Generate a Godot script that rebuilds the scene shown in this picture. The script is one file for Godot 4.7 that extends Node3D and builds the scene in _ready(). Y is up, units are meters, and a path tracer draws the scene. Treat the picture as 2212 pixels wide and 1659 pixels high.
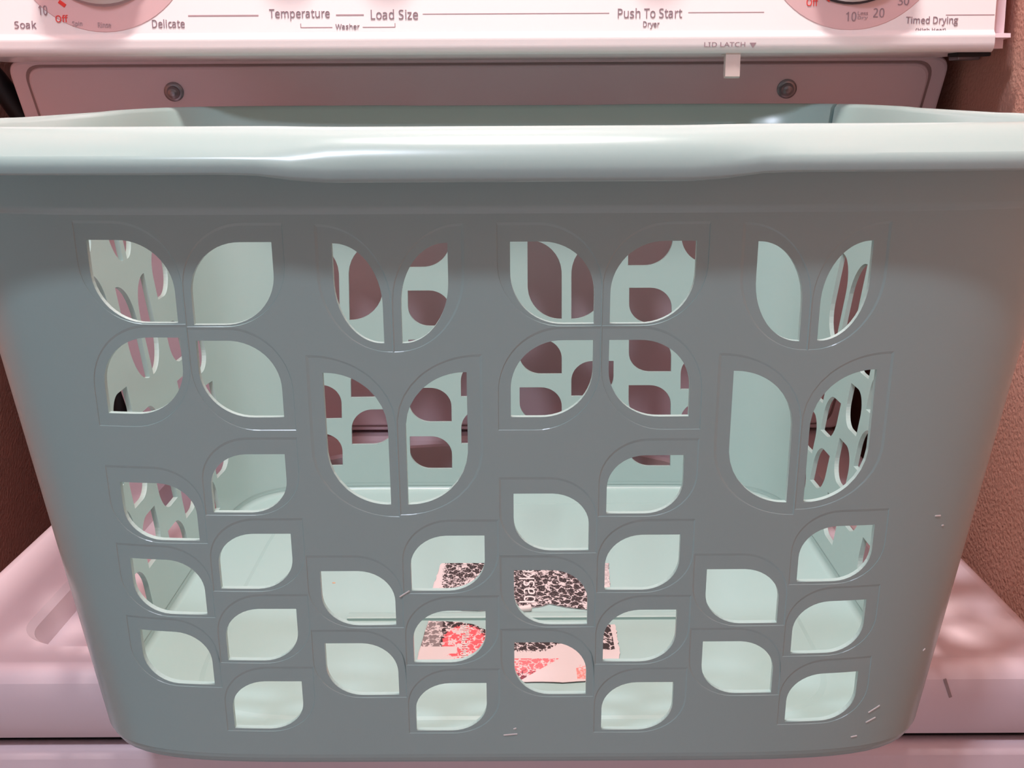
extends Node3D
# A mint plastic laundry basket standing on the washer half of a stacked white laundry centre.
# x is right, y is up, -z is away from the camera; the camera stands at (0, 1.18, 0).

const EYE := 1.18          # camera height
const LAMP := Color(1.0, 0.955, 0.94)
const COOL_LAMP := Color(0.90, 0.93, 1.0)
const DECK := 0.90         # top of the washer
var rng := RandomNumberGenerator.new()
var M := {}

func _ready():
	rng.seed = 11
	# ---------- camera, environment, lamp ----------
	var cam := Camera3D.new()
	cam.name = "camera"
	cam.fov = rad_to_deg(2.0 * atan(829.5 / 2700.0))
	cam.position = Vector3(0, EYE, 0)
	cam.rotation = Vector3(-atan((829.5 - 218.0) / 2700.0), 0, -0.005)
	cam.near = 0.02
	add_child(cam)
	cam.current = true
	var env := Environment.new()
	env.background_mode = Environment.BG_COLOR
	env.background_color = Color(0, 0, 0)
	env.tonemap_mode = Environment.TONE_MAPPER_LINEAR
	env.tonemap_exposure = 1.0
	env.sdfgi_enabled = true
	env.ssao_enabled = true
	env.ssil_enabled = true
	var we := WorldEnvironment.new()
	we.name = "world_environment"
	we.environment = env
	add_child(we)
	materials()
	ceiling_lamp(Vector3(-0.02, 2.45, -0.47), 1.72, 80.0, LAMP, "round drum lamp with glass bottom on the ceiling above the laundry machine")
	ceiling_lamp(Vector3(-0.30, 2.45, 0.32), 1.25, 66.0, COOL_LAMP, "round drum lamp with glass bottom on the ceiling farther back in the room")
	# ---------- structure ----------
	room()
	# ---------- objects ----------
	laundry_centre()
	hose()
	basket()

# ============================================================ materials
func mat(c: Color, rough := 0.6, metal := 0.0, spec := 0.5) -> StandardMaterial3D:
	var m := StandardMaterial3D.new()
	m.albedo_color = c
	m.roughness = rough
	m.metallic = metal
	m.metallic_specular = spec
	return m

func noise_tex(freq: float, size: int, oct: int, bump: float, s: int, type := FastNoiseLite.TYPE_SIMPLEX_SMOOTH) -> NoiseTexture2D:
	var n := FastNoiseLite.new()
	n.noise_type = type
	n.frequency = freq
	n.fractal_octaves = oct
	n.seed = s
	var t := NoiseTexture2D.new()
	t.width = size
	t.height = size
	t.seamless = true
	t.noise = n
	if bump > 0.0:
		t.as_normal_map = true
		t.bump_strength = bump
	return t

func plaster(c: Color, s: int) -> StandardMaterial3D:
	var m := mat(c, 0.75)
	m.uv1_triplanar = true
	m.uv1_world_triplanar = true
	m.uv1_scale = Vector3(7, 7, 7)
	m.normal_enabled = true
	m.normal_texture = noise_tex(0.06, 512, 3, 4.0, s)
	m.normal_scale = 0.45
	return m

func materials():
	M.pink_wall = plaster(Color(0.86, 0.64, 0.57), 3)
	M.room_wall = plaster(Color(0.78, 0.86, 0.88), 5)
	M.ceiling = plaster(Color(0.92, 0.91, 0.93), 7)
	M.floor = mat(Color(0.82, 0.83, 0.86), 0.5)
	M.enamel = mat(Color(0.94, 0.86, 0.885), 0.26)
	M.enamel_console = mat(Color(0.95, 0.935, 0.935), 0.24)
	M.tub = mat(Color(0.80, 0.77, 0.77), 0.5)
	M.dark_gap = mat(Color(0.08, 0.05, 0.06), 0.8)
	M.basket = mat(Color(0.63, 0.728, 0.712), 0.24)
	M.basket_edge = M.basket
	M.steel = mat(Color(0.62, 0.61, 0.63), 0.32, 0.75)
	M.black = mat(Color(0.03, 0.025, 0.03), 0.5)
	M.ink = mat(Color(0.74, 0.64, 0.66), 0.6)
	M.ink_dark = mat(Color(0.62, 0.53, 0.56), 0.6)
	M.red_ink = mat(Color(0.92, 0.25, 0.22), 0.6)
	M.dial_pink = mat(Color(0.90, 0.76, 0.765), 0.45)
	M.knob = mat(Color(0.88, 0.86, 0.86), 0.35)
	M.knob_dark = mat(Color(0.25, 0.22, 0.25), 0.4)
	M.latch = mat(Color(0.86, 0.80, 0.78), 0.4)
	M.paper = mat(Color(0.83, 0.78, 0.77), 0.8)
	M.scuff = mat(Color(0.93, 0.92, 0.90), 0.8)
	M.scuff_dark = mat(Color(0.66, 0.58, 0.58), 0.8)
	M.rust = mat(Color(0.72, 0.60, 0.50), 0.8)

# ============================================================ naming helpers
var used := {}
func numbered(called: String) -> String:
	if not used.has(called):
		used[called] = 0
		return called
	used[called] += 1
	return "%s_%03d" % [called, used[called]]

func thing(called: String, label: String, category: String, at := Vector3.ZERO, group := "") -> Node3D:
	var o := Node3D.new()
	o.name = numbered(called)
	o.position = at
	o.set_meta("label", label)
	o.set_meta("category", category)
	if group: o.set_meta("group", group)
	add_child(o, true)
	return o

func part(called: String, mesh: Mesh, m: Material, parent: Node3D, at := Vector3.ZERO, label := "") -> MeshInstance3D:
	var o := MeshInstance3D.new()
	o.name = called
	o.mesh = mesh
	o.material_override = m
	o.position = at
	o.cast_shadow = GeometryInstance3D.SHADOW_CASTING_SETTING_ON
	if label: o.set_meta("label", label)
	parent.add_child(o, true)
	return o

func struct(called: String, mesh: Mesh, m: Material, at := Vector3.ZERO) -> MeshInstance3D:
	var o := part(called, mesh, m, self, at)
	o.set_meta("kind", "structure")
	return o

# ============================================================ mesh helpers
func new_st() -> SurfaceTool:
	var st := SurfaceTool.new()
	st.begin(Mesh.PRIMITIVE_TRIANGLES)
	return st

func tri(st: SurfaceTool, a: Vector3, b: Vector3, c: Vector3, na: Vector3, nb: Vector3, nc: Vector3):
	var f := (b - a).cross(c - a)
	if f.length_squared() < 1e-20: return
	if f.dot(na + nb + nc) > 0.0:      # clockwise seen from the front
		st.set_normal(na); st.add_vertex(a)
		st.set_normal(nc); st.add_vertex(c)
		st.set_normal(nb); st.add_vertex(b)
	else:
		st.set_normal(na); st.add_vertex(a)
		st.set_normal(nb); st.add_vertex(b)
		st.set_normal(nc); st.add_vertex(c)

func quad(st: SurfaceTool, a: Vector3, b: Vector3, c: Vector3, d: Vector3, na: Vector3, nb: Vector3, nc: Vector3, nd: Vector3):
	tri(st, a, b, c, na, nb, nc)
	tri(st, a, c, d, na, nc, nd)

func flat_quad(st: SurfaceTool, a: Vector3, b: Vector3, c: Vector3, d: Vector3, hint: Vector3):
	var n := (b - a).cross(d - a)
	if n.length_squared() < 1e-18: n = (c - b).cross(d - c)
	if n.length_squared() < 1e-20: return
	n = n.normalized()
	if n.dot(hint) < 0.0: n = -n
	quad(st, a, b, c, d, n, n, n, n)

# lofts closed loops of equal length; normals smooth inside a run, hard where break_at says
func loft(st: SurfaceTool, loops: Array, outward: Callable, closed := true):
	var n: int = loops[0].size()
	for k in loops.size() - 1:
		var A: PackedVector3Array = loops[k]
		var B: PackedVector3Array = loops[k + 1]
		for i in (n if closed else n - 1):
			var j := (i + 1) % n
			var mid := (A[i] + A[j] + B[i] + B[j]) / 4.0
			flat_quad(st, A[i], A[j], B[j], B[i], outward.call(mid))

func cap(st: SurfaceTool, loop: PackedVector3Array, n: Vector3):
	var c := Vector3.ZERO
	for p in loop: c += p
	c /= loop.size()
	for i in loop.size():
		tri(st, c, loop[i], loop[(i + 1) % loop.size()], n, n, n)

func smooth(st: SurfaceTool) -> ArrayMesh:
	return st.commit()

# a box with rounded edges
func rbox(size: Vector3, r := 0.003, seg := 3) -> ArrayMesh:
	var st := new_st()
	var h := size / 2.0
	r = min(r, min(h.x, min(h.y, h.z)) * 0.99)
	var c := h - Vector3(r, r, r)
	for axis in 3:
		for s in [-1.0, 1.0]:
			var u := (axis + 1) % 3
			var v := (axis + 2) % 3
			var us := grid_line(c[u], h[u], seg)
			var vs := grid_line(c[v], h[v], seg)
			for i in us.size() - 1:
				for j in vs.size() - 1:
					var p := []
					var nn := []
					for q in [[i, j], [i + 1, j], [i + 1, j + 1], [i, j + 1]]:
						var raw := Vector3.ZERO
						raw[axis] = s * h[axis]
						raw[u] = us[q[0]]
						raw[v] = vs[q[1]]
						var core := raw.clamp(-c, c)
						var d := (raw - core).normalized()
						p.append(core + d * r)
						nn.append(d)
					quad(st, p[0], p[1], p[2], p[3], nn[0], nn[1], nn[2], nn[3])
	return st.commit()

func grid_line(c: float, h: float, seg: int) -> PackedFloat32Array:
	var a := PackedFloat32Array()
	for i in seg + 1: a.append(-c - (h - c) * tan(PI / 4 * (1.0 - float(i) / seg)))
	for i in seg + 1: a.append(c + (h - c) * tan(PI / 4 * (float(i) / seg)))
	return a

func lathe(profile: Array, n := 40) -> ArrayMesh:   # [radius, height] pairs round y
	var st := new_st()
	for k in profile.size() - 1:
		var a: Vector2 = profile[k]
		var b: Vector2 = profile[k + 1]
		var e := b - a
		var nn := Vector2(e.y, -e.x).normalized()
		for i in n:
			var t0 := TAU * i / n
			var t1 := TAU * (i + 1) / n
			var d0 := Vector3(cos(t0), 0, sin(t0))
			var d1 := Vector3(cos(t1), 0, sin(t1))
			var up := Vector3.UP
			quad(st, d0 * a.x + up * a.y, d1 * a.x + up * a.y, d1 * b.x + up * b.y, d0 * b.x + up * b.y,
				d0 * nn.x + up * nn.y, d1 * nn.x + up * nn.y, d1 * nn.x + up * nn.y, d0 * nn.x + up * nn.y)
	return st.commit()

func tube(path: PackedVector3Array, r: float, n := 14) -> ArrayMesh:
	var st := new_st()
	var loops := []
	var side := Vector3.RIGHT
	for i in path.size():
		var t := (path[min(i + 1, path.size() - 1)] - path[max(i - 1, 0)]).normalized()
		side = (side - t * side.dot(t)).normalized()
		var o := t.cross(side)
		var l := PackedVector3Array()
		for k in n: l.append(side * cos(TAU * k / n) + o * sin(TAU * k / n))
		loops.append(l)
	for i in path.size() - 1:
		for k in n:
			var j := (k + 1) % n
			quad(st, path[i] + loops[i][k] * r, path[i] + loops[i][j] * r, path[i + 1] + loops[i + 1][j] * r, path[i + 1] + loops[i + 1][k] * r,
				loops[i][k], loops[i][j], loops[i + 1][j], loops[i + 1][k])
	return st.commit()

func extrude_x(profile: PackedVector2Array, x0: float, x1: float, r_smooth := true) -> ArrayMesh:   # profile: (z, y), closed
	var st := new_st()
	var n := profile.size()
	var nor := []
	for i in n:
		var e := profile[(i + 1) % n] - profile[i]
		nor.append(Vector2(e.y, -e.x).normalized())
	var area := 0.0
	for i in n: area += profile[i].cross(profile[(i + 1) % n])
	var sg := 1.0 if area > 0 else -1.0
	for i in n:
		var j := (i + 1) % n
		var na: Vector2 = nor[i]
		var nb: Vector2 = nor[i]
		if r_smooth:
			if nor[i].dot(nor[(i - 1 + n) % n]) > 0.8: na = (nor[i] + nor[(i - 1 + n) % n]).normalized()
			if nor[i].dot(nor[j]) > 0.8: nb = (nor[i] + nor[j]).normalized()
		var A := Vector3(0, na.y, na.x) * sg
		var B := Vector3(0, nb.y, nb.x) * sg
		quad(st, Vector3(x0, profile[i].y, profile[i].x), Vector3(x1, profile[i].y, profile[i].x), Vector3(x1, profile[j].y, profile[j].x), Vector3(x0, profile[j].y, profile[j].x), A, A, B, B)
	var ids := Geometry2D.triangulate_polygon(profile)
	for k in range(0, ids.size(), 3):
		for e in [[x0, Vector3.LEFT], [x1, Vector3.RIGHT]]:
			var q := []
			for m in 3: q.append(Vector3(e[0], profile[ids[k + m]].y, profile[ids[k + m]].x))
			tri(st, q[0], q[1], q[2], e[1], e[1], e[1])
	return st.commit()

# rounded rectangle loop in the xz plane
func rr(cx: float, cz: float, hx: float, hz: float, r: float, y: float, seg := 12, straight := 6) -> PackedVector3Array:
	var l := PackedVector3Array()
	var corners := [[1, 1, 0.0], [-1, 1, PI / 2], [-1, -1, PI], [1, -1, 1.5 * PI]]
	for q in 4:
		var c: Array = corners[q]
		var o := Vector2(cx + c[0] * (hx - r), cz + c[1] * (hz - r))
		for i in seg + 1:
			var t: float = c[2] + PI / 2 * i / seg
			l.append(Vector3(o.x + r * cos(t), y, o.y + r * sin(t)))
		var nc: Array = corners[(q + 1) % 4]
		var e: Vector3 = l[l.size() - 1]
		var t2: float = nc[2]
		var s := Vector3(cx + nc[0] * (hx - r) + r * cos(t2), y, cz + nc[1] * (hz - r) + r * sin(t2))
		for i in range(1, straight): l.append(e.lerp(s, float(i) / straight))
	return l

func text_mesh(t: String, width: float, height: float, font := "Droid Sans", depth := 0.0004) -> Array:
	var tm := TextMesh.new()
	var f := SystemFont.new()
	f.font_names = PackedStringArray([font])
	tm.font = f
	tm.text = t
	tm.font_size = 32
	tm.pixel_size = 0.01
	tm.depth = 0.02
	tm.curve_step = 2.0
	var bb := tm.get_aabb()
	return [tm, Vector3(width / max(bb.size.x, 1e-4), height / max(bb.size.y, 1e-4), depth / 0.02), bb]

# ============================================================ room
func room():
	var zf := 1.9
	struct("wall_right", rbox(Vector3(0.1, 2.5, zf + 1.37), 0.002, 1), M.pink_wall, Vector3(0.336 + 0.05, 1.2, (zf - 1.37) / 2.0))
	struct("wall_back", rbox(Vector3(0.90, 2.5, 0.1), 0.002, 1), M.pink_wall, Vector3(-0.09, 1.2, -1.37))
	struct("wall_left", rbox(Vector3(0.1, 2.5, 0.85), 0.002, 1), M.pink_wall, Vector3(-0.50, 1.2, -0.945))
	# the room the photograph was taken from, behind and to the left of the camera
	struct("wall_side", rbox(Vector3(1.25, 2.5, 0.1), 0.002, 1), M.pink_wall, Vector3(-1.17, 1.2, -0.57))
	struct("wall_far", rbox(Vector3(0.1, 2.5, zf + 0.57), 0.002, 1), M.room_wall, Vector3(-1.80, 1.2, (zf - 0.57) / 2.0))
	struct("wall_front", rbox(Vector3(2.3, 2.5, 0.1), 0.002, 1), M.room_wall, Vector3(-0.70, 1.2, zf))
	struct("floor", rbox(Vector3(2.4, 0.1, 3.6), 0.002, 1), M.floor, Vector3(-0.7, -0.05, 0.25))
	struct("ceiling", rbox(Vector3(2.4, 0.1, 3.6), 0.002, 1), M.ceiling, Vector3(-0.7, 2.50, 0.25))

func ceiling_lamp(at: Vector3, energy: float, cone: float, tint: Color, label: String):
	var t := thing("ceiling_lamp", label, "lamp", at, "ceiling lamps of the room")
	part("drum", lathe([Vector2(0.0, 0.0), Vector2(0.136, 0.0), Vector2(0.136, -0.115), Vector2(0.130, -0.118), Vector2(0.124, -0.115), Vector2(0.124, -0.012), Vector2(0.0, -0.012)].map(func(v): return v), 48), M.knob, t)
	var glow := StandardMaterial3D.new()
	glow.albedo_color = Color(0.95, 0.93, 0.92)
	glow.emission_enabled = true
	glow.emission = tint
	glow.emission_energy_multiplier = 4.0
	part("glass_disc", lathe([Vector2(0.0, -0.108), Vector2(0.06, -0.107), Vector2(0.1235, -0.100), Vector2(0.1235, -0.096), Vector2(0.0, -0.100)], 48), glow, t)
	var l := SpotLight3D.new()
	l.name = "lamp_light"
	l.light_color = tint
	l.light_energy = energy
	l.light_size = 0.08
	l.spot_range = 8.0
	l.spot_angle = cone
	l.spot_angle_attenuation = 0.3
	l.spot_attenuation = 2.0
	l.shadow_enabled = true
	l.position = Vector3(0, -0.125, 0)
	l.rotation.x = -PI / 2
	t.add_child(l)

# ============================================================ laundry centre
const DCX := -0.017
const DHX := 0.303
func laundry_centre():
	var t := thing("laundry_centre", "white stacked washer and dryer with its lid open, behind and under the mint basket", "washer", Vector3(0, 0, 0))
	var cz := -0.895
	var hz := 0.310
	# top panel: front apron, rounded edge, shallow recess for the lid, collar of the tub
	var st := new_st()
	var loops := []
	loops.append(rr(DCX, cz, DHX - 0.004, hz - 0.004, 0.012, DECK - 0.0390))
	loops.append(rr(DCX, cz, DHX, hz, 0.014, DECK - 0.0370))
	for i in 7:
		var a := PI / 2 * i / 6.0
		var r := 0.010
		loops.append(rr(DCX, cz, DHX - r * (1 - cos(a)), hz - r * (1 - cos(a)), 0.016, DECK - r + r * sin(a)))
	var rx := 0.247
	var rcz := -0.825
	var rhz := 0.207
	loops.append(rr(DCX, rcz, rx + 0.004, rhz + 0.004, 0.034, DECK))
	loops.append(rr(DCX, rcz, rx, rhz, 0.030, DECK - 0.003))
	loops.append(rr(DCX, rcz, rx - 0.003, rhz - 0.003, 0.027, DECK - 0.016))
	loops.append(rr(DCX, rcz, 0.205, 0.190, 0.15, DECK - 0.016))
	loops.append(rr(DCX, rcz, 0.195, 0.182, 0.17, DECK + 0.0012))
	loops.append(rr(DCX, rcz, 0.185, 0.175, 0.165, DECK + 0.0012))
	loops.append(rr(DCX, rcz, 0.178, 0.168, 0.16, DECK - 0.04))
	smooth_loft(st, loops, Vector3(DCX, 0, cz), [3, 8, 9, 10, 11, 12, 13, 14, 15])
	part("top_panel", st.commit(), M.enamel, t)
	# tub
	st = new_st()
	smooth_loft(st, [rr(DCX, rcz, 0.178, 0.168, 0.16, DECK - 0.04), rr(DCX, rcz, 0.178, 0.168, 0.16, DECK - 0.36), rr(DCX, rcz, 0.02, 0.02, 0.019, DECK - 0.36)], Vector3(DCX, 0, rcz), [1], true)
	part("tub", st.commit(), M.tub, t)
	# lower cabinet: its rounded upper edge starts just under the dark gap
	st = new_st()
	loops = []
	loops.append(rr(DCX, cz, DHX - 0.02, hz - 0.012, 0.012, DECK - 0.0425))
	for i in 6:
		var a := PI / 2 * i / 5.0
		loops.append(rr(DCX, cz, DHX - 0.007 * (1 - sin(a)), hz - 0.007 * (1 - sin(a)), 0.014, DECK - 0.0425 - 0.007 * (1 - cos(a))))
	loops.append(rr(DCX, cz, DHX, hz, 0.014, 0.02))
	loops.append(rr(DCX, cz, DHX - 0.02, hz - 0.02, 0.014, 0.0))
	smooth_loft(st, loops, Vector3(DCX, 0, cz), [1, 6, 7])
	part("cabinet", st.commit(), M.enamel, t)
	st = new_st()
	smooth_loft(st, [rr(DCX, cz, DHX - 0.012, hz - 0.008, 0.012, DECK - 0.035), rr(DCX, cz, DHX - 0.012, hz - 0.008, 0.012, DECK - 0.05)], Vector3(DCX, 0, cz), [])
	part("gasket", st.commit(), M.dark_gap, t)
	# brown scuff on the apron
	var sc := part("scuff_mark", rbox(Vector3(0.0016, 0.011, 0.0004), 0.0002, 1), M.scuff_dark, t, Vector3(0.2205, DECK - 0.012, -0.5849))
	sc.rotation.z = 0.35
	lid(t)
	console(t)
	# dryer half, above the frame of the photograph
	part("dryer_cabinet", rbox(Vector3(0.692, 0.76, 0.42), 0.012, 3), M.enamel, t, Vector3(-0.0235, EYE + 0.24 + 0.38, -0.846 - 0.21))
	var door := part("dryer_door", rbox(Vector3(0.50, 0.50, 0.014), 0.007, 3), M.enamel, t, Vector3(-0.0235, EYE + 0.24 + 0.40, -0.839))
	part("door_handle", rbox(Vector3(0.02, 0.12, 0.012), 0.005, 3), M.knob, door, Vector3(-0.215, 0, 0.012))
	for s in [-1, 1]:
		part("support_post", rbox(Vector3(0.03, 0.95, 0.03), 0.004, 2), M.enamel, t, Vector3(DCX + s * 0.28, DECK + 0.2, -1.225))
	part("back_panel", rbox(Vector3(0.60, 0.66, 0.012), 0.003, 1), M.enamel, t, Vector3(DCX, DECK + 0.32, -1.235))

# loft with normals averaged over neighbouring rows except at the listed (hard) rows; centre gives outward
func smooth_loft(st: SurfaceTool, loops: Array, centre: Vector3, hard: Array, inside := false):
	var rows := loops.size()
	var n: int = loops[0].size()
	var fn := []
	for k in rows - 1:
		var row := PackedVector3Array()
		for i in n:
			var j := (i + 1) % n
			var e1: Vector3 = loops[k][j] - loops[k][i]
			var e2: Vector3 = loops[k + 1][i] - loops[k][i]
			if e2.length() < 1e-6: e2 = loops[k + 1][j] - loops[k][i]
			var f := e2.cross(e1).normalized()   # outward for loops that run counter-clockwise seen from above and climb
			row.append(-f if inside else f)
		fn.append(row)
	for k in rows - 1:
		for i in n:
			var j := (i + 1) % n
			var ns := []
			for q in [[k, i, 0], [k, j, 0], [k + 1, j, 1], [k + 1, i, 1]]:
				var v := Vector3.ZERO
				var r: int = q[0]
				var c: int = q[1]
				v += fn[k][c] + fn[k][(c - 1 + n) % n]
				if not hard.has(r):
					if q[2] == 0 and k > 0: v += fn[k - 1][c] + fn[k - 1][(c - 1 + n) % n]
					if q[2] == 1 and k < rows - 2: v += fn[k + 1][c] + fn[k + 1][(c - 1 + n) % n]
				ns.append(v.normalized())
			quad(st, loops[k][i], loops[k][j], loops[k + 1][j], loops[k + 1][i], ns[0], ns[1], ns[2], ns[3])

# a trapezoid plate with rounded corners, extruded along +n; u across, s down
func plate(xl0: float, xr0: float, xl1: float, xr1: float, s0: float, s1: float, r: float, d0: float, d1: float, bevel: float) -> ArrayMesh:
	var mk := func(inset: float, d: float) -> PackedVector3Array:
		var q := [Vector2(xr0 - inset, s0 + inset), Vector2(xl0 + inset, s0 + inset), Vector2(xl1 + inset, s1 - inset), Vector2(xr1 - inset, s1 - inset)]
		var l := PackedVector3Array()
		for i in 4:
			var p: Vector2 = q[i]
			var a: Vector2 = (q[(i + 3) % 4] - p).normalized()
			var b: Vector2 = (q[(i + 1) % 4] - p).normalized()
			var p0 := p + a * r
			var p1 := p + b * r
			for k in 9:
				var tt := k / 8.0
				var w := p0 * (1 - tt) * (1 - tt) + p * 2 * tt * (1 - tt) + p1 * tt * tt
				l.append(Vector3(w.x, -w.y, d))
		return l
	var st := new_st()
	var loops := [mk.call(0.0, d0), mk.call(0.0, d1 - bevel), mk.call(bevel * 0.3, d1 - bevel * 0.3), mk.call(bevel, d1)]
	var mid := Vector3((xl0 + xr0 + xl1 + xr1) / 4.0, -(s0 + s1) / 2, (d0 + d1) / 2)
	loft(st, loops, func(p): return (p - mid) * Vector3(1, 1, 0.0) + Vector3(0, 0, 0.02))
	cap(st, loops[3], Vector3(0, 0, 1))
	cap(st, loops[0], Vector3(0, 0, -1))
	return st.commit()

func lid(t: Node3D):
	# open lid: hinged at the back of the top panel, its front edge held under the console
	var base := Node3D.new()
	var top := Vector3(0, EYE + 0.030, -0.950)
	var hinge := Vector3(0, EYE - 0.280, -1.046)
	var ydir := (top - hinge).normalized()
	var zdir := Vector3.RIGHT.cross(ydir).normalized()
	var o := part("lid", plate(-0.372, 0.325, -0.327, 0.285, 0.0, 0.322, 0.012, -0.022, 0.0, 0.002), M.enamel, t)
	o.transform = Transform3D(Basis(Vector3.RIGHT, ydir, zdir), top)
	part("inner_panel", plate(-0.3585, 0.3115, -0.315, 0.2715, 0.004, 0.316, 0.014, 0.0, 0.0022, 0.002), M.enamel, o)
	var gap := part("panel_groove", plate(-0.3605, 0.3135, -0.317, 0.2735, 0.0025, 0.3175, 0.014, 0.0, 0.0005, 0.0003), mat(Color(0.62, 0.53, 0.53), 0.5), o)
	for x in [-0.2502, 0.2054]:
		var b := part("bumper", lathe([Vector2(0.0074, 0.0), Vector2(0.0072, 0.0012), Vector2(0.0062, 0.0018), Vector2(0.0050, 0.0021), Vector2(0.0047, 0.0034), Vector2(0.0036, 0.0048), Vector2(0.0018, 0.0056), Vector2(0.0, 0.0058)], 24), M.steel, o, Vector3(x, -0.0225, 0.0021), "small round metal bumper on the lid")
		b.rotation.x = PI / 2
	for x in [-0.22, 0.18]:
		part("hinge", rbox(Vector3(0.05, 0.012, 0.014), 0.003, 2), M.enamel, o, Vector3(x, -0.325, -0.008))

func onto(px: float, py: float) -> Vector3: return Vector3(px, py, 0)

func console(t: Node3D):
	var zf := -0.840
	var x0 := -0.369
	var x1 := 0.3135
	# profile (z, y): flat face, small ledge, rounded chin, flat underside
	var p := PackedVector2Array()
	p.append(Vector2(-1.05, EYE + 0.24))
	p.append(Vector2(zf, EYE + 0.24))
	p.append(Vector2(zf, EYE + 0.0440))
	p.append(Vector2(zf + 0.0006, EYE + 0.0425))
	p.append(Vector2(zf + 0.0022, EYE + 0.0412))
	p.append(Vector2(zf + 0.0030, EYE + 0.0396))
	p.append(Vector2(zf + 0.0028, EYE + 0.0383))
	for i in 7:
		var a := PI / 2 * i / 6.0
		p.append(Vector2(zf + 0.0028 - 0.006 * (1 - cos(a)), EYE + 0.0355 - 0.0060 * sin(a)))
	p.append(Vector2(-0.97, EYE + 0.0295))
	p.append(Vector2(-0.97, EYE + 0.042))
	p.append(Vector2(-1.05, EYE + 0.042))
	var c := part("console", extrude_x(p, x0, x1), M.enamel_console, t)
	# end caps, set back a little behind the face, with the ledge running round
	for s in [[x1, 0.323], [x0 - 0.0095, x0]]:
		part("end_cap", extrude_x(PackedVector2Array([Vector2(-1.05, EYE + 0.24), Vector2(zf - 0.012, EYE + 0.24), Vector2(zf - 0.008, EYE + 0.047), Vector2(zf - 0.008, EYE + 0.032), Vector2(-1.05, EYE + 0.032)]), s[0], s[1], false), M.enamel, c)
		part("ledge", extrude_x(PackedVector2Array([Vector2(zf - 0.02, EYE + 0.0425), Vector2(zf + 0.001, EYE + 0.0412), Vector2(zf + 0.0015, EYE + 0.0385), Vector2(zf - 0.02, EYE + 0.0370)]), s[0], s[1] + (0.001 if s[0] > 0 else 0.0), false), M.enamel, c)
	# dials
	dial(c, -0.2617, 0.1045, zf)
	dial(c, 0.2203, 0.1035, zf)
	for x in [-0.1372, -0.0757, 0.0910]:
		var k := part("knob", lathe([Vector2(0.021, 0.0), Vector2(0.021, 0.004), Vector2(0.0195, 0.014), Vector2(0.018, 0.016), Vector2(0.0, 0.016)], 36), M.knob, c, Vector3(x, EYE + 0.1245, zf))
		k.rotation.x = PI / 2
	# print
	write(c, "Temperature", -0.1555, -0.1165, 0.0515, 0.0585, zf)
	write(c, "Load Size", -0.0900, -0.0595, 0.0518, 0.0580, zf)
	write(c, "Washer", -0.1130, -0.0975, 0.0459, 0.0492, zf)
	write(c, "Push To Start", 0.0695, 0.1110, 0.0520, 0.0580, zf)
	write(c, "Dryer", 0.0860, 0.0965, 0.0453, 0.0498, zf)
	write(c, "Soak", -0.3205, -0.3065, 0.0474, 0.0520, zf)
	write(c, "Delicate", -0.2315, -0.2105, 0.0473, 0.0525, zf)
	write(c, "Timed Drying", 0.2560, 0.2895, 0.0462, 0.0520, zf)
	write(c, "(High Heat)", 0.2625, 0.2820, 0.0417, 0.0448, zf)
	write(c, "LID LATCH", 0.1255, 0.1520, 0.0336, 0.0364, zf + 0.0026)
	for r in [[-0.2080, -0.1625, 0.0546, 0.0010], [-0.1125, -0.0945, 0.0546, 0.0010], [-0.0565, 0.0640, 0.0550, 0.0006], [0.1150, 0.1640, 0.0551, 0.0006], [0.2815, 0.3130, 0.0528, 0.0006],
			[-0.1355, -0.1150, 0.0470, 0.0006], [-0.0955, -0.0745, 0.0470, 0.0006]]:
		part("printed_line", rbox(Vector3(r[1] - r[0], r[3], 0.0003), 0.0001, 1), M.ink, c, Vector3((r[0] + r[1]) / 2, EYE + r[2], zf))
	for x in [-0.1355, -0.0745]:
		part("printed_line", rbox(Vector3(0.0006, 0.0026, 0.0003), 0.0001, 1), M.ink, c, Vector3(x, EYE + 0.0482, zf))
	# arrow after LID LATCH
	part("printed_arrow", extrude_x(PackedVector2Array([Vector2(0, 0), Vector2(0.0003, 0), Vector2(0.0003, 0.0002), Vector2(0, 0.0002)]), 0.0, 0.0001), M.ink_dark, c, Vector3(0.157, EYE + 0.036, zf + 0.0026)).mesh = tri_prism(0.0042, 0.0032, 0.0004)
	# latch that holds the lid
	var lt := part("lid_latch", extrude_x(PackedVector2Array([Vector2(-0.860, EYE + 0.032), Vector2(-0.8415, EYE + 0.032), Vector2(-0.8420, EYE + 0.0150), Vector2(-0.8440, EYE + 0.0138), Vector2(-0.848, EYE + 0.0138), Vector2(-0.850, EYE + 0.016), Vector2(-0.849, EYE + 0.0285), Vector2(-0.860, EYE + 0.0290)]), 0.1405, 0.1500), M.latch, c, Vector3.ZERO, "small pale plastic latch hanging under the console")
	# bolt and spring clip under the right end of the console
	part("clip", rbox(Vector3(0.016, 0.004, 0.02), 0.001, 2), M.steel, c, Vector3(0.333 - 0.006, EYE + 0.029, -0.93))
	part("clip", rbox(Vector3(0.022, 0.003, 0.02), 0.001, 2), M.dark_gap, c, Vector3(0.303, EYE + 0.0285, -0.853))

func tri_prism(w: float, h: float, d: float) -> ArrayMesh:
	var st := new_st()
	var q := [Vector3(-w / 2, 0, 0), Vector3(w / 2, 0, 0), Vector3(0, -h, 0)]
	var o := Vector3(0, 0, d)
	tri(st, q[0] + o, q[1] + o, q[2] + o, Vector3.BACK, Vector3.BACK, Vector3.BACK)
	for i in 3:
		var j := (i + 1) % 3
		flat_quad(st, q[i], q[j], q[j] + o, q[i] + o, (q[i] + q[j]) / 2 - Vector3(0, -h / 3, 0))
	return st.commit()

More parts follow.
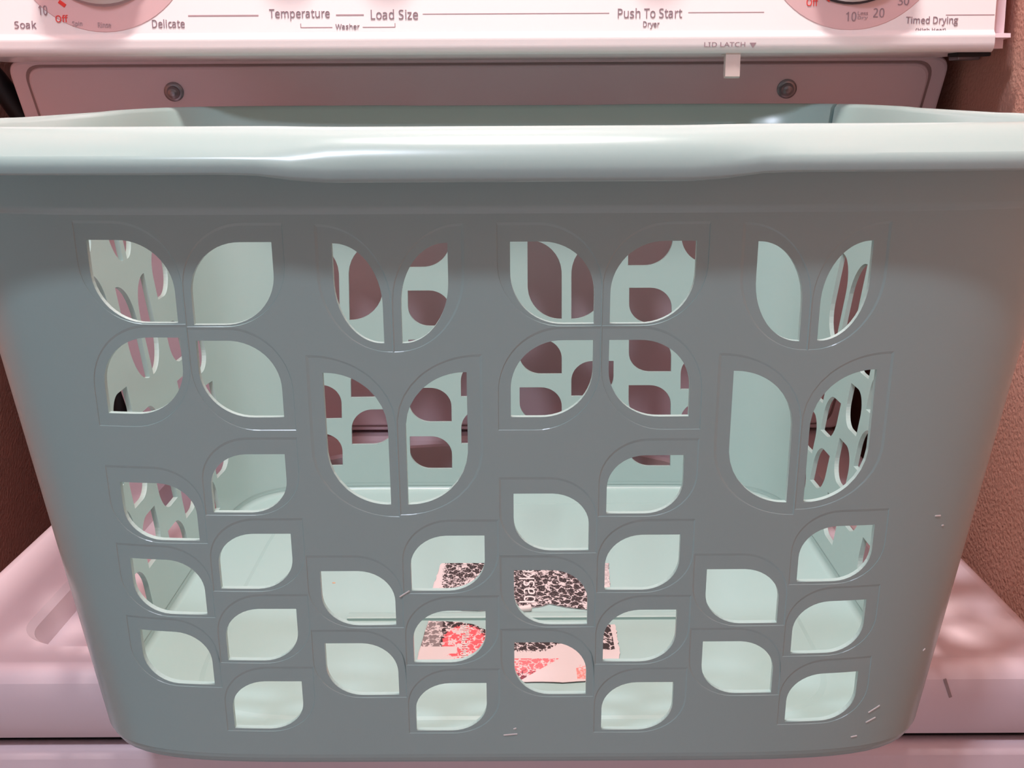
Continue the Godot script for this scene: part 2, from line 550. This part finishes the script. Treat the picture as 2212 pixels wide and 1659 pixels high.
func write(parent: Node3D, t: String, xa: float, xb: float, ya: float, yb: float, z: float, m: Material = null):
	var a := text_mesh(t, xb - xa, yb - ya)
	var o := part("lettering", a[0], m if m else M.ink_dark, parent)
	o.scale = a[1]
	var c: Vector3 = a[2].get_center() * a[1]
	o.position = Vector3((xa + xb) / 2, EYE + (ya + yb) / 2, z + 0.0002) - Vector3(c.x, c.y, c.z)

func dial(c: Node3D, x: float, y: float, zf: float):
	var plate_ := part("dial_plate", lathe([Vector2(0.0, 0.0004), Vector2(0.0595, 0.0004), Vector2(0.06, 0.0)].map(func(v): return v), 64), M.dial_pink, c, Vector3(x, EYE + y, zf))
	plate_.rotation.x = PI / 2
	var left := x < 0
	var k := part("dial_knob", lathe([Vector2(0.0425, 0.0), Vector2(0.0425, 0.003), Vector2(0.0405, 0.004), Vector2(0.033, 0.005), Vector2(0.0315, 0.016), Vector2(0.030, 0.018), Vector2(0.0, 0.018)], 56), M.knob, c, Vector3(x, EYE + y, zf + 0.0004))
	k.rotation.x = PI / 2
	var rg := part("dial_ring", lathe([Vector2(0.0440, 0.0), Vector2(0.0440, 0.0010), Vector2(0.0425, 0.0012)], 56), (M.ink if left else M.knob_dark), c, Vector3(x, EYE + y, zf + 0.0004))
	rg.rotation.x = PI / 2
	var z := zf + 0.0004
	if left:
		write(c, "10", -0.3040, -0.2985, 0.0555, 0.0615, z)
		write(c, "Off", -0.2935, -0.2855, 0.0510, 0.0555, z, M.red_ink)
		write(c, "Spin", -0.2830, -0.2765, 0.0478, 0.0515, z, M.ink)
		write(c, "Rinse", -0.2665, -0.2580, 0.0474, 0.0508, z, M.ink)
	else:
		write(c, "Off", 0.1910, 0.1985, 0.0588, 0.0636, z, M.red_ink)
		write(c, "10", 0.2170, 0.2235, 0.0492, 0.0550, z)
		write(c, "Less", 0.2245, 0.2310, 0.0530, 0.0553, z, M.ink)
		write(c, "Dry", 0.2245, 0.2310, 0.0500, 0.0523, z, M.ink)
		write(c, "20", 0.2345, 0.2415, 0.0515, 0.0572, z)
		write(c, "30", 0.2500, 0.2570, 0.0590, 0.0645, z)
	var mk := part("pointer_mark", rbox(Vector3(0.0050, 0.0024, 0.0004), 0.0004, 2), M.red_ink, c, Vector3(-0.2885 if left else 0.2042, EYE + (0.0625 if left else 0.0635), zf + (0.0006 if left else 0.0010)))
	mk.rotation.z = -0.65

func hose():
	var t := thing("drain_hose", "black hose hanging in the gap left of the open washer lid", "hose", Vector3(-0.40, DECK - 0.4, -1.0))
	var cv := Curve3D.new()
	for p in [Vector3(-0.07, 0.80, 0.05), Vector3(0.0, 0.698, 0.0), Vector3(0.019, 0.669, -0.002), Vector3(0.040, 0.61, -0.03), Vector3(0.055, 0.48, -0.057), Vector3(0.058, 0.43, -0.06), Vector3(0.055, 0.18, -0.07), Vector3(0.055, -0.48, -0.07)]:
		cv.add_point(p, Vector3(0, 0.03, 0), Vector3(0, -0.03, 0))
	var pts := cv.get_baked_points()
	var path := PackedVector3Array()
	for i in range(0, pts.size(), 2): path.append(pts[i])
	if path.size() < 8: path = pts
	part("tube", tube(path, 0.009, 16), M.black, t)

# ============================================================ basket
const BA := 0.1870         # half width at the foot
const TAPER := 0.12187     # sin 7 degrees
const RISE := 0.99255      # cos 7 degrees
const WALL := 0.0030
const VTOP := 0.2435
const EXP := 7.0

const CDEP := 0.6790       # distance of its middle from the camera
const EDGE_DEEP := 0.905     # where the side walls end on the corner curve, and the front and back walls
var wide_along := true     # the wall being built runs along the wide side
func wide(v: float) -> float: return 0.005 + 0.028 * v
func ex(_v: float) -> float: return EXP
func mx(v: float) -> float: return wide(v) if wide_along else 0.0
func mw(v: float) -> float: return 0.0 if wide_along else wide(v)
func edge_at(v: float) -> float:
	if not wide_along: return EDGE_DEEP
	return pow(1.0 - pow(EDGE_DEEP, ex(v)), 1.0 / ex(v))

func half(v: float, inset := 0.0) -> float: return BA + v * TAPER - inset

func wpt(side: int, x: float, v: float, inset := 0.0) -> Vector3:
	var hx := half(v, inset) + mx(v)
	var hw := half(v, inset) + mw(v)
	var n := ex(v)
	var w := hw * pow(max(1.0 - pow(min(abs(x) / hx, 1.0), n), 0.0), 1.0 / n)
	return turned(side, Vector3(x, v * RISE, w))

func turned(side: int, p: Vector3) -> Vector3:
	match side:
		0: return p
		1: return Vector3(p.z, p.y, -p.x)
		2: return Vector3(-p.x, p.y, -p.z)
	return Vector3(-p.z, p.y, p.x)

func wnorm(side: int, x: float, v: float, inset := 0.0) -> Vector3:
	var h := half(v, inset) + mx(v)
	var e := 0.0008
	var xl: float = clamp(x, -0.97 * h, 0.97 * h)
	var dx := wpt(side, xl + e, v, inset) - wpt(side, xl - e, v, inset)
	var dv := wpt(side, xl, v + e, inset) - wpt(side, xl, v - e, inset)
	return dx.cross(dv).normalized()

const STEMS := [-0.1200, -0.0420, 0.0370, 0.1156]
const CUTS := [-0.1590, -0.0810, -0.0025, 0.0763, 0.1546]

# outline of one leaf: rectangle with two opposite corners sharp, the others rounded by an ellipse; 4*S points from the top left
const S := 12
func leaf(x0: float, x1: float, v0: float, v1: float, kind: String, fx: float, fv: float) -> PackedVector2Array:
	var rx := (x1 - x0) * fx
	var rv := (v1 - v0) * fv
	# corners in order TL, TR, BR, BL
	var c := [Vector2(x0, v1), Vector2(x1, v1), Vector2(x1, v0), Vector2(x0, v0)]
	var sharp := [kind == "s", kind == "z", kind == "s", kind == "z"]
	var out := PackedVector2Array()
	for i in 4:
		var a: Vector2 = c[i]
		var b: Vector2 = c[(i + 1) % 4]
		var d := (b - a)
		var along_x: bool = abs(d.x) > abs(d.y)
		var ra := rx if along_x else rv
		var L := d.length()
		d = d / L
		var half_arc := 0.0
		# dense polyline of this side, half an arc at the rounded end
		var poly := PackedVector2Array()
		if sharp[i]:
			poly.append(a)
			poly.append(a + d * (L - ra))
			var nd: Vector2 = (c[(i + 2) % 4] - b).normalized()
			var rb := rv if along_x else rx
			var o: Vector2 = b - d * ra + nd * rb
			for k in range(1, 9):
				var t := PI / 4 * k / 8.0
				poly.append(o + d * ra * sin(t) - nd * rb * cos(t))
		else:
			var pd: Vector2 = (c[(i + 3) % 4] - a).normalized()
			var rb := rv if along_x else rx
			var o: Vector2 = a + d * ra + pd * rb
			for k in range(0, 9):
				var t := PI / 4 + PI / 4 * k / 8.0
				poly.append(o - d * ra * cos(t) - pd * rb * sin(t))
			poly.append(b)
		# resample to S points, start included, end left to the next side
		var total := 0.0
		for k in poly.size() - 1: total += poly[k].distance_to(poly[k + 1])
		for s in S:
			var want := total * s / S
			var k := 0
			var acc := 0.0
			while k < poly.size() - 2 and acc + poly[k].distance_to(poly[k + 1]) < want:
				acc += poly[k].distance_to(poly[k + 1])
				k += 1
			var seg := poly[k].distance_to(poly[k + 1])
			out.append(poly[k].lerp(poly[k + 1], clamp((want - acc) / max(seg, 1e-9), 0, 1)))
	return out

func rect_loop(x0: float, x1: float, v0: float, v1: float) -> PackedVector2Array:
	var c := [Vector2(x0, v1), Vector2(x1, v1), Vector2(x1, v0), Vector2(x0, v0)]
	var out := PackedVector2Array()
	for i in 4:
		for s in S: out.append(c[i].lerp(c[(i + 1) % 4], float(s) / S))
	return out

# half columns of a wall from its left end, seen from outside: [left edge, right edge, stem, tulip, right half]
func wall_columns(side: int) -> Array:
	var out := []
	var sh: float = [-0.0025, -0.0115, 0.0025, 0.0135][side]
	for col in 4:
		for right in [false, true]:
			# no half column where the wall turns the corner
			if side == 1 and col == 0 and not right: continue
			if side == 3 and col == 3 and right: continue
			var up := 0.0
			if side == 0 or side == 2:
				if col == 0: up = 0.0012 if right else 0.0048
				if col == 3 and right: up = 0.0030
			out.append([(STEMS[col] if right else CUTS[col]) + sh, (CUTS[col + 1] if right else STEMS[col]) + sh, STEMS[col] + sh, col % 2 == 1, right, up])
	return out

func column_holes(st: float, tulip: bool, right: bool, up := 0.0) -> Array:    # [x0, x1, v0, v1, kind, fx, fv] from the foot up
	var h := []
	var lx := func(a: float, b: float) -> Array: return [st + a, st + b] if right else [st - b, st - a]
	var leafs := [[0.0170, 0.0408], [0.0510, 0.0758], [0.0852, 0.1104], [0.1199, 0.1453]] if right else [[0.0351, 0.0605], [0.0691, 0.0945], [0.1035, 0.1289]]
	if tulip: leafs.pop_back()
	for l in leafs:
		var x: Array = lx.call(0.0034, 0.0336)
		h.append([x[0], x[1], l[0] + up, l[1] + up, "z" if right else "s", 0.50, 0.55])
	if tulip:
		var x: Array = lx.call(0.0034, 0.0276)
		h.append([x[0], x[1], 0.1244, 0.1804, "z" if right else "s", 0.97, 0.42])
		x = lx.call(0.0034, 0.0214)
		h.append([x[0], x[1], 0.1922, 0.2312, "z" if right else "s", 0.97, 0.62])
	else:
		var x: Array = lx.call(0.0030, 0.0345)
		h.append([x[0], x[1], 0.1617 + up * 0.35, 0.1931 + up * 0.35, "s" if right else "z", 0.62, 0.62])
		h.append([x[0], x[1], 0.1996 + up * 0.2, 0.2315 + up * 0.25, "z" if right else "s", 0.62, 0.62])
	return h

func basket():
	var t := thing("laundry_basket", "mint green plastic laundry basket with rows of leaf shaped cutouts standing on the washer", "basket", Vector3(-0.0005, DECK, BA - CDEP))
	# the back of the basket rests on the collar of the tub, 5 mm up: turn about the front of the foot, then shift to the middle
	t.rotation.x = 0.0130
	var shift := t.basis * Vector3(0, 0, -BA)
	t.position += shift
	for side in 4:
		wide_along = side % 2 == 0
		var w := part("side_wall", wall_panel(side), M.basket, t)
		w.rotation.y = side * PI / 2
	wide_along = true
	part("rim", rim_mesh(), M.basket, t)
	part("base", base_mesh(), M.basket, t)
	# rib across the floor, with the dark line of its step
	part("floor_rib", rib_mesh(), M.basket, t)
	labels(t)
	marks(t)

func wall_panel(side: int) -> ArrayMesh:
	var st := new_st()
	var V0 := 0.005
	var cols := wall_columns(side)
	for c in cols:
		var holes := column_holes(c[2], c[3], c[4], c[5])
		var lo := V0
		for i in holes.size():
			var h: Array = holes[i]
			var hi: float = VTOP if i == holes.size() - 1 else (h[3] + holes[i + 1][2]) / 2.0 + 0.0022
			cell(st, c[0], c[1], lo, hi, h, c[4])
			lo = hi
	# plain ends up to the corners
	for e in [-1.0, 1.0]:
		var xs: float = cols[0][0] if e < 0 else cols[cols.size() - 1][1]
		for iv in 8:
			for ix in 12:
				var q := []
				for c in [[ix, iv], [ix + 1, iv], [ix + 1, iv + 1], [ix, iv + 1]]:
					q.append([c[0] / 12.0, V0 + (VTOP - V0) * c[1] / 8.0])
				for inset in [0.0, WALL]:
					var p := []
					var n := []
					for c in q:
						var xe: float = e * edge_at(c[1]) * (half(c[1], inset) + mx(c[1]))
						var x: float = lerp(xs, xe, c[0])
						p.append(wpt(0, x, c[1], inset))
						n.append(wnorm(0, x, c[1], inset) * (1.0 if inset == 0.0 else -1.0))
					quad(st, p[0], p[1], p[2], p[3], n[0], n[1], n[2], n[3])
	return st.commit()

func cell(st: SurfaceTool, xa: float, xb: float, va: float, vb: float, h: Array, right: bool):
	var hole := leaf(h[0], h[1], h[2], h[3], h[4], h[5], h[6])
	var n := hole.size()
	# moulded band round the hole: a shallow recess with a small step
	var big: bool = h[3] - h[2] > 0.03
	var top := 0.0062
	var bot := 0.0052 if big else 0.0010
	var outer := 0.0050
	bot = min(bot, h[2] - va - 0.0004)
	top = min(top, vb - h[3] - 0.0010)
	var bx0: float = max(h[0] - (0.0029 if right else outer), xa + 0.0003)
	var bx1: float = min(h[1] + (outer if right else 0.0029), xb - 0.0003)
	var band := leaf(bx0, bx1, h[2] - bot, h[3] + top, h[4], h[5], h[6])
	var sx := 0.0011
	var band2 := leaf(max(bx0 - sx, xa + 0.0001), min(bx1 + sx, xb - 0.0001), h[2] - bot - 0.0003, h[3] + top + sx, h[4], h[5], h[6])
	var rect := rect_loop(xa, xb, va, vb)
	var deep := 0.00025
	for i in n:
		var j := (i + 1) % n
		ring(st, hole, hole, band, i, j, deep, deep, 1.0)
		ring(st, band, band, band2, i, j, deep, 0.0, 1.0, true)
		ring(st, band2, band2, rect, i, j, 0.0, 0.0, 1.0)
		ring(st, hole, hole, rect, i, j, WALL, WALL, -1.0)
		# the cut edge
		var a0 := wpt(0, hole[i].x, hole[i].y, deep)
		var b0 := wpt(0, hole[j].x, hole[j].y, deep)
		var a1 := wpt(0, hole[i].x, hole[i].y, WALL)
		var b1 := wpt(0, hole[j].x, hole[j].y, WALL)
		var cc := Vector3((h[0] + h[1]) / 2, (h[2] + h[3]) / 2 * RISE, a0.z)
		flat_quad(st, a0, b0, b1, a1, cc - (a0 + b0) / 2)

func ring(st: SurfaceTool, _u, A: PackedVector2Array, B: PackedVector2Array, i: int, j: int, ia: float, ib: float, sgn: float, hard := false):
	var p := [wpt(0, A[i].x, A[i].y, ia), wpt(0, A[j].x, A[j].y, ia), wpt(0, B[j].x, B[j].y, ib), wpt(0, B[i].x, B[i].y, ib)]
	if hard:
		flat_quad(st, p[0], p[1], p[2], p[3], wnorm(0, A[i].x, A[i].y) * sgn)
		return
	quad(st, p[0], p[1], p[2], p[3], wnorm(0, A[i].x, A[i].y, ia) * sgn, wnorm(0, A[j].x, A[j].y, ia) * sgn, wnorm(0, B[j].x, B[j].y, ib) * sgn, wnorm(0, B[i].x, B[i].y, ib) * sgn)

# unit superellipse all round, dense at the corners: [direction-scaled point (x, z), side, x over half]
func perimeter(n := 44, v := 0.25) -> Array:
	var q := ex(v)
	var diag := pow(0.5, 1.0 / q)
	var out := []
	for side in 4:
		for i in n:
			var u := -1.0 + 2.0 * i / n
			var x: float = diag * (u * 1.25 - 0.25 * u * abs(u) * abs(u))
			var w := pow(1.0 - pow(abs(x), q), 1.0 / q)
			var p := turned(side, Vector3(x, 0, w))
			out.append([Vector2(p.x, p.z), side, x])
	return out

func rim_profile(side: int, x: float, z: float) -> Array:      # [out from the wall's outer face, height along the wall]
	# hand grips in the middle of every side: rounder and a little deeper than the rest; z: 1 at the front, -1 at the back
	var g: float = 1.0 - smoothstep(0.26, 0.38, abs(x))
	var rise := 0.0
	var low: float = lerp(0.2580, 0.2550, g) + rise
	var hi: float = lerp(0.2742, 0.2738, g) + rise
	var pr := [[0.0, 0.2420], [0.0004, 0.2432], [0.0016, 0.2442], [0.0016, 0.2455], [0.0016, low + 0.001], [0.0178, low], [0.0192, low + 0.0004]]
	var side_pr := [[0.0196, 0.06], [0.0180, 0.34], [0.0170, 0.41], [0.0140, 0.57], [0.0110, 0.72], [0.0080, 0.85], [0.0048, 0.95], [0.0020, 1.0]]
	for k in 8:
		var t := 0.10 + 1.32 * k / 7.0
		var o: float = lerp(side_pr[k][0], 0.0002 + 0.0198 * cos(t), g)
		var v: float = lerp(side_pr[k][1], sin(t) / sin(1.42), g)
		pr.append([o, low + (hi - low) * v])
	pr.append([0.0, hi])
	pr.append([-0.0016, hi - 0.0007])
	pr.append([-WALL, hi - 0.0026])
	pr.append([-WALL, 0.2420])
	return pr

func rim_mesh() -> ArrayMesh:
	var st := new_st()
	var per := perimeter(44)
	# split in the rim near its far right corner
	var dense := []
	for i in per.size():
		dense.append(per[i])
		var nx: Array = per[(i + 1) % per.size()]
		if per[i][1] == 1 and nx[1] == 1:
			for hx in [0.8450, 0.8620]:
				if per[i][2] < hx and hx < nx[2]:
					var w := pow(1.0 - pow(hx, EXP), 1.0 / EXP)
					var p := turned(1, Vector3(hx, 0, w))
					dense.append([Vector2(p.x, p.z), 1, hx, "gap"])
	# order entries inside one interval
	var rings := []
	for d in dense:
		var l := PackedVector3Array()
		for q in rim_profile(d[1], d[2], d[0].y):
			var h: float = half(q[1]) + q[0]
			l.append(Vector3(d[0].x * (h + wide(q[1])), q[1] * RISE, d[0].y * h))
		rings.append(l)
	var n := rings.size()
	var m: int = rings[0].size()
	# face normals
	var fn := []
	for i in n:
		var j := (i + 1) % n
		var row := PackedVector3Array()
		for k in m - 1:
			var f: Vector3 = (rings[j][k] - rings[i][k]).cross(rings[i][k + 1] - rings[i][k])
			row.append(f.normalized())
		fn.append(row)
	var hard := [3, 4, 9] 
	var gap_at := []
	for i in n:
		if dense[i].size() > 3: gap_at.append(i)
	for i in n:
		var j := (i + 1) % n
		if gap_at.size() == 2 and i == min(gap_at[0], gap_at[1]):
			for e in [i, j]:
				var c := Vector3.ZERO
				for p in rings[e]: c += p
				c /= m
				var nn: Vector3 = (rings[j][0] - rings[i][0]).normalized() * (1.0 if e == i else -1.0)
				for k in m: tri(st, c, rings[e][k], rings[e][(k + 1) % m], nn, nn, nn)
			continue
		for k in m - 1:
			var ns := []
			for q in [[i, k, 0], [j, k, 0], [j, k + 1, 1], [i, k + 1, 1]]:
				var ii: int = q[0]
				var v: Vector3 = fn[ii][k] + fn[(ii - 1 + n) % n][k]
				var r: int = q[1]
				var is_hard: bool = r == 4 or r == 5 or (r == 9 and abs(dense[ii][2]) > 0.5)
				if not is_hard:
					if q[2] == 0 and k > 0: v += fn[ii][k - 1] + fn[(ii - 1 + n) % n][k - 1]
					if q[2] == 1 and k < m - 2: v += fn[ii][k + 1] + fn[(ii - 1 + n) % n][k + 1]
				ns.append(v.normalized())
			quad(st, rings[i][k], rings[j][k], rings[j][k + 1], rings[i][k + 1], ns[0], ns[1], ns[2], ns[3])
	return st.commit()

func sup_loop(h: float, y: float, per: Array) -> PackedVector3Array:
	var l := PackedVector3Array()
	for d in per: l.append(Vector3(d[0].x * (h + wide(0.0) * min(1.0, h / 0.1)), y, d[0].y * h))
	return l

func base_mesh() -> ArrayMesh:
	var st := new_st()
	var per := perimeter(36, 0.0)
	var loops := []
	# underside and foot
	loops.append(sup_loop(0.004, 0.0012, per))
	loops.append(sup_loop(BA - 0.018, 0.0012, per))
	loops.append(sup_loop(BA - 0.016, 0.0, per))
	loops.append(sup_loop(BA - 0.0022, 0.0, per))
	loops.append(sup_loop(BA - 0.0012, 0.0004, per))
	loops.append(sup_loop(BA - 0.0007, 0.0018, per))
	loops.append(sup_loop(half(0.0030) - 0.0004, 0.0030, per))
	loops.append(sup_loop(half(0.0052), 0.0052 * RISE, per))
	smooth_loft(st, loops, Vector3.ZERO, [1, 2, 6])
	# inside: wall, large fillet, border, shallow raised field
	loops = []
	var y0 := 0.0018
	for i in 11:
		var l := PackedVector3Array()
		for d in per:
			# wide fillet towards the front, tight elsewhere
			var f: float = lerp(0.0035, 0.010, smoothstep(0.55, 0.98, d[0].y))
			var a := PI / 2 * clampf((i - 1) / 9.0, 0, 1)
			var hh := half(y0 + f) - WALL + 0.0002 - f * (1 - cos(a)) 
			var y := y0 + f - f * sin(a) + (0.002 if i == 0 else 0.0)
			l.append(Vector3(d[0].x * (hh + wide(0.0)), y, d[0].y * hh))
		loops.append(l)
	loops.append(sup_loop(0.152, y0, per))
	loops.append(sup_loop(0.1495, y0 + 0.0006, per))
	loops.append(sup_loop(0.08, y0 + 0.0006, per))
	loops.append(sup_loop(0.002, y0 + 0.0006, per))
	smooth_loft(st, loops, Vector3.ZERO, [11, 12])
	return st.commit()

func rib_mesh() -> ArrayMesh:
	# low step across the middle of the floor; local z = +0.043 is nearer to the camera
	var p := PackedVector2Array([Vector2(0.0435, 0.0015), Vector2(0.0435, 0.0038), Vector2(0.0425, 0.0043), Vector2(0.038, 0.0041), Vector2(0.033, 0.0028), Vector2(0.033, 0.0015)])
	return extrude_x(p, -0.090, 0.104, false)

# local z of a floor point whose distance from the camera, seen along the deck, is d
func dz(d: float) -> float: return CDEP - (0.5646 + 0.956 * (d - 0.57))

# ---------- what is left of the paper label on the basket's floor
func labels(t: Node3D):
	var img_a := label_image(true)
	var img_b := label_image(false)
	# local coordinates: x + 0.0005, z = dz(depth)
	var up := paper_piece(PackedVector2Array([Vector2(-0.0435, 0.730), Vector2(0.058, 0.7285), Vector2(0.0560, 0.690), Vector2(0.0505, 0.6585), Vector2(0.044, 0.6560), Vector2(0.036, 0.6590), Vector2(0.027, 0.6615), Vector2(0.0205, 0.6660), Vector2(0.0165, 0.6620), Vector2(0.0105, 0.6605), Vector2(0.006, 0.6565), Vector2(0.001, 0.6590), Vector2(-0.006, 0.6585), Vector2(-0.0175, 0.6560), Vector2(-0.030, 0.6575), Vector2(-0.040, 0.6640), Vector2(-0.0475, 0.676)]), 0.0031, -0.05, 0.06, 0.565, 0.735)
	part("label_remnant", up, paper_mat(img_a), t, Vector3.ZERO, "torn black crackled paper label with white lettering")
	var lo := paper_piece(PackedVector2Array([Vector2(-0.0460, 0.6420), Vector2(-0.030, 0.6405), Vector2(-0.0210, 0.6370), Vector2(-0.0140, 0.6270), Vector2(0.004, 0.6330), Vector2(0.018, 0.6345), Vector2(0.036, 0.636), Vector2(0.0550, 0.6360), Vector2(0.0545, 0.600), Vector2(0.0515, 0.575), Vector2(0.0365, 0.5680), Vector2(0.026, 0.5664), Vector2(0.015, 0.5672), Vector2(0.007, 0.5668), Vector2(-0.0130, 0.5690), Vector2(-0.0350, 0.5750), Vector2(-0.0490, 0.5880), Vector2(-0.0480, 0.6100)]), 0.0031, -0.05, 0.06, 0.565, 0.735)
	part("label_remnant", lo, paper_mat(img_b), t, Vector3.ZERO, "torn label scrap with a red patch and bare pink paper")
	# white words printed along the label, reading away from the camera
	floor_word(t, "basket", 0.0035, 0.0128, 0.6680, 0.7300, M.paper)
	floor_word(t, "homemaid", -0.0285, -0.0235, 0.5930, 0.6345, M.paper)
	# curled flap of paper
	var fl := part("label_flap", rbox(Vector3(0.009, 0.0035, 0.004), 0.0017, 3), M.paper, t, Vector3(0.003 + 0.0035, 0.0045, dz(0.6545)), "curled paper flap")
	fl.rotation.y = 0.25

func floor_word(t: Node3D, w: String, xa: float, xb: float, da: float, db: float, m: Material):
	var a := text_mesh(w, db - da, xb - xa, "Droid Sans", 0.0002)
	var o := part("lettering", a[0], m, t)
	# text x -> away from camera (-z), text y -> left (-x), text z -> up
	var b := Basis(Vector3(0, 0, -1), Vector3(-1, 0, 0), Vector3(0, 1, 0))
	var sc: Vector3 = a[1]
	o.transform = Transform3D(b * Basis.from_scale(sc), Vector3.ZERO)
	var c: Vector3 = o.transform.basis * a[2].get_center()
	o.position = Vector3((xa + xb) / 2 + 0.0005, 0.00330, dz((da + db) / 2)) - c

func paper_piece(poly: PackedVector2Array, y: float, ua: float, ub: float, da: float, db: float) -> ArrayMesh:
	# torn outline, roughened; a sheet 0.3 mm thick
	var rough := PackedVector2Array()
	for i in poly.size():
		var a := poly[i]
		var b := poly[(i + 1) % poly.size()]
		var k := int(max(1.0, a.distance_to(b) / 0.0022))
		for s in k:
			var q := a.lerp(b, float(s) / k)
			rough.append(q + Vector2(rng.randf_range(-1, 1), rng.randf_range(-1, 1)) * 0.00045)
	var ids := Geometry2D.triangulate_polygon(rough)
	var st := new_st()
	var at := func(q: Vector2, h: float) -> Vector3: return Vector3(q.x + 0.0005, h, dz(q.y))
	for k in range(0, ids.size(), 3):
		var v := []
		for m in 3: v.append(rough[ids[k + m]])
		var f: Vector3 = (at.call(v[1], y) - at.call(v[0], y)).cross(at.call(v[2], y) - at.call(v[0], y))
		var order := [0, 2, 1] if f.y > 0 else [0, 1, 2]
		for m in order:
			st.set_normal(Vector3.UP)
			st.set_uv(Vector2((v[m].x - ua) / (ub - ua), 1.0 - (v[m].y - da) / (db - da)))
			st.add_vertex(at.call(v[m], y))
	for i in rough.size():
		var a := rough[i]
		var b := rough[(i + 1) % rough.size()]
		var e := (b - a).orthogonal()
		st.set_uv(Vector2.ZERO)
		flat_quad(st, at.call(a, y), at.call(b, y), at.call(b, y - 0.0005), at.call(a, y - 0.0005), Vector3(e.x, 0, -e.y))
	return st.commit()

func paper_mat(im: Image) -> StandardMaterial3D:
	var m := mat(Color.WHITE, 0.7)
	m.albedo_texture = ImageTexture.create_from_image(im)
	m.texture_repeat = false
	return m

func label_image(upper: bool) -> Image:
	# x in mm -50..60, depth in mm 565..735 away from the camera
	var W := 440
	var Hh := 680
	var im := Image.create(W, Hh, false, Image.FORMAT_RGB8)
	var cell := FastNoiseLite.new()
	cell.noise_type = FastNoiseLite.TYPE_CELLULAR
	cell.cellular_return_type = FastNoiseLite.RETURN_DISTANCE2_SUB
	cell.cellular_jitter = 1.0
	cell.fractal_type = FastNoiseLite.FRACTAL_NONE
	cell.frequency = 0.22
	cell.seed = 4
	var warp := FastNoiseLite.new()
	warp.noise_type = FastNoiseLite.TYPE_SIMPLEX
	warp.frequency = 0.25
	warp.seed = 9
	var fine := FastNoiseLite.new()
	fine.noise_type = FastNoiseLite.TYPE_SIMPLEX
	fine.frequency = 0.55
	fine.fractal_octaves = 3
	fine.seed = 21
	var paper := Color(0.80, 0.745, 0.74)
	var black := Color(0.17, 0.11, 0.12)
	var red := Color(0.98, 0.33, 0.36)
	for j in Hh:
		for i in W:
			var x := -50.0 + 110.0 * i / W
			var d := 565.0 + 170.0 * (1.0 - float(j) / Hh)
			var wx := warp.get_noise_2d(x, d * 0.7) * 1.6
			var wd := warp.get_noise_2d(x + 90.0, d * 0.7) * 1.6
			var crack := cell.get_noise_2d(x * 0.9 + wx, d * 0.62 + wd)    # -1 at borders
			var f := fine.get_noise_2d(x, d * 0.7)
			var thin := 0.05 if (upper and x > 1.0 and x < 17.0) else 0.0
			var ink := clampf((crack + 0.88 + thin - f * 0.10) / 0.07, 0.0, 1.0)
			var c := paper
			var pc := black
			if upper:
				if f > 0.42: ink *= 0.5
				if x < -41.0 + f * 2: ink = 0.0
				if x < -14 and d < 705 + 5 * sin(x * 0.5) and f > -0.05: ink *= 0.45
				if d < 662 and x < -2 and x > -20: ink *= 0.7
				if x > 53.0: ink *= 0.2
			else:
				var rx := (x + 26.0) / 11.0
				var rd := (d - 615.0) / 21.0
				var rr_ := rx * rx + rd * rd + f * 0.25
				if x < -8.0:
					if rr_ < 1.0 and not (x < -29.0 and d > 600.0 and d < 609.0): pc = red
					elif x < -38.0: ink *= 0.5 if d > 605 else 0.0
					if x < -29.0 and d < 609.0 and (rr_ > 1.0 or d > 600.0): ink = 0.0
				else:
					var cut := 611.0 + (x - 12.0) * 1.35 + f * 3.0
					if x > 40.0:
						if d < 604: ink = 0.0
						if x > 52: ink = 0.0
					elif d > 603.0 + max(0.0, (x - 16.0)) * 1.2 + f * 2.5: pass
					elif d > 594.0 + f * 2 and x > 8 and x < 60: ink = 0.0
					elif d < 594.0 and d > 566.0 + max(0.0, x - 1.0) * 1.25: pc = Color(0.86, 0.42, 0.44) if d > 577 + f * 8 else Color(0.45, 0.20, 0.24)
					else: ink = 0.0
					if x > 31 and x < 37 and d > 570 and d < 582 + f * 6:
						pc = Color(0.93, 0.50, 0.47)
						ink = 0.8 + f
			c = paper.lerp(pc, clampf(ink, 0, 1))
			im.set_pixel(i, j, c)
	return im

# ---------- scratches and stains on the basket
func marks(t: Node3D):
	# [x mm, v mm, length mm, angle] on the outside of the front wall
	for s in [[-0.9, 15.0, 6.0, 0.10], [1.0, 18.0, 1.4, 0.3], [156.0, 23.5, 6.0, 0.5], [155.0, 18.0, 5.0, 0.4], [148.0, 10.5, 3.0, 0.1], [-44.0, 84.0, 5.0, 0.6], [174.0, 115.0, 3.0, -0.1], [177.0, 110.0, 1.2, 0.0], [178.0, 48.0, 1.6, 0.4]]:
		var x: float = s[0] / 1000.0
		var v: float = s[1] / 1000.0
		var o := part("scratch", rbox(Vector3(s[2] / 1000.0, 0.0006, 0.0005), 0.0002, 1), M.scuff, t)
		var n := wnorm(0, x, v)
		var r := Vector3.UP.cross(n).normalized()
		var u := n.cross(r)
		var b := Basis(r, u, n) * Basis(Vector3(0, 0, 1), s[3])
		o.transform = Transform3D(b, wpt(0, x, v) + n * 0.0001)
	# brownish stains on the floor, left
	for s in [[-0.1050, 0.700, 0.0020, 0.0024], [-0.1160, 0.6660, 0.0016, 0.0022], [-0.1010, 0.618, 0.0026, 0.0020], [-0.1085, 0.5955, 0.0080, 0.0016], [-0.1040, 0.600, 0.004, 0.0015]]:
		var o := part("stain", lathe([Vector2(1.0, 0.0), Vector2(0.9, 0.12), Vector2(0.0, 0.15)], 14), M.rust, t, Vector3(s[0] + 0.0005, 0.00245, dz(s[1])))
		o.scale = Vector3(s[2] / 2, 0.001, s[3] / 2)
		o.rotation.y = 0.5
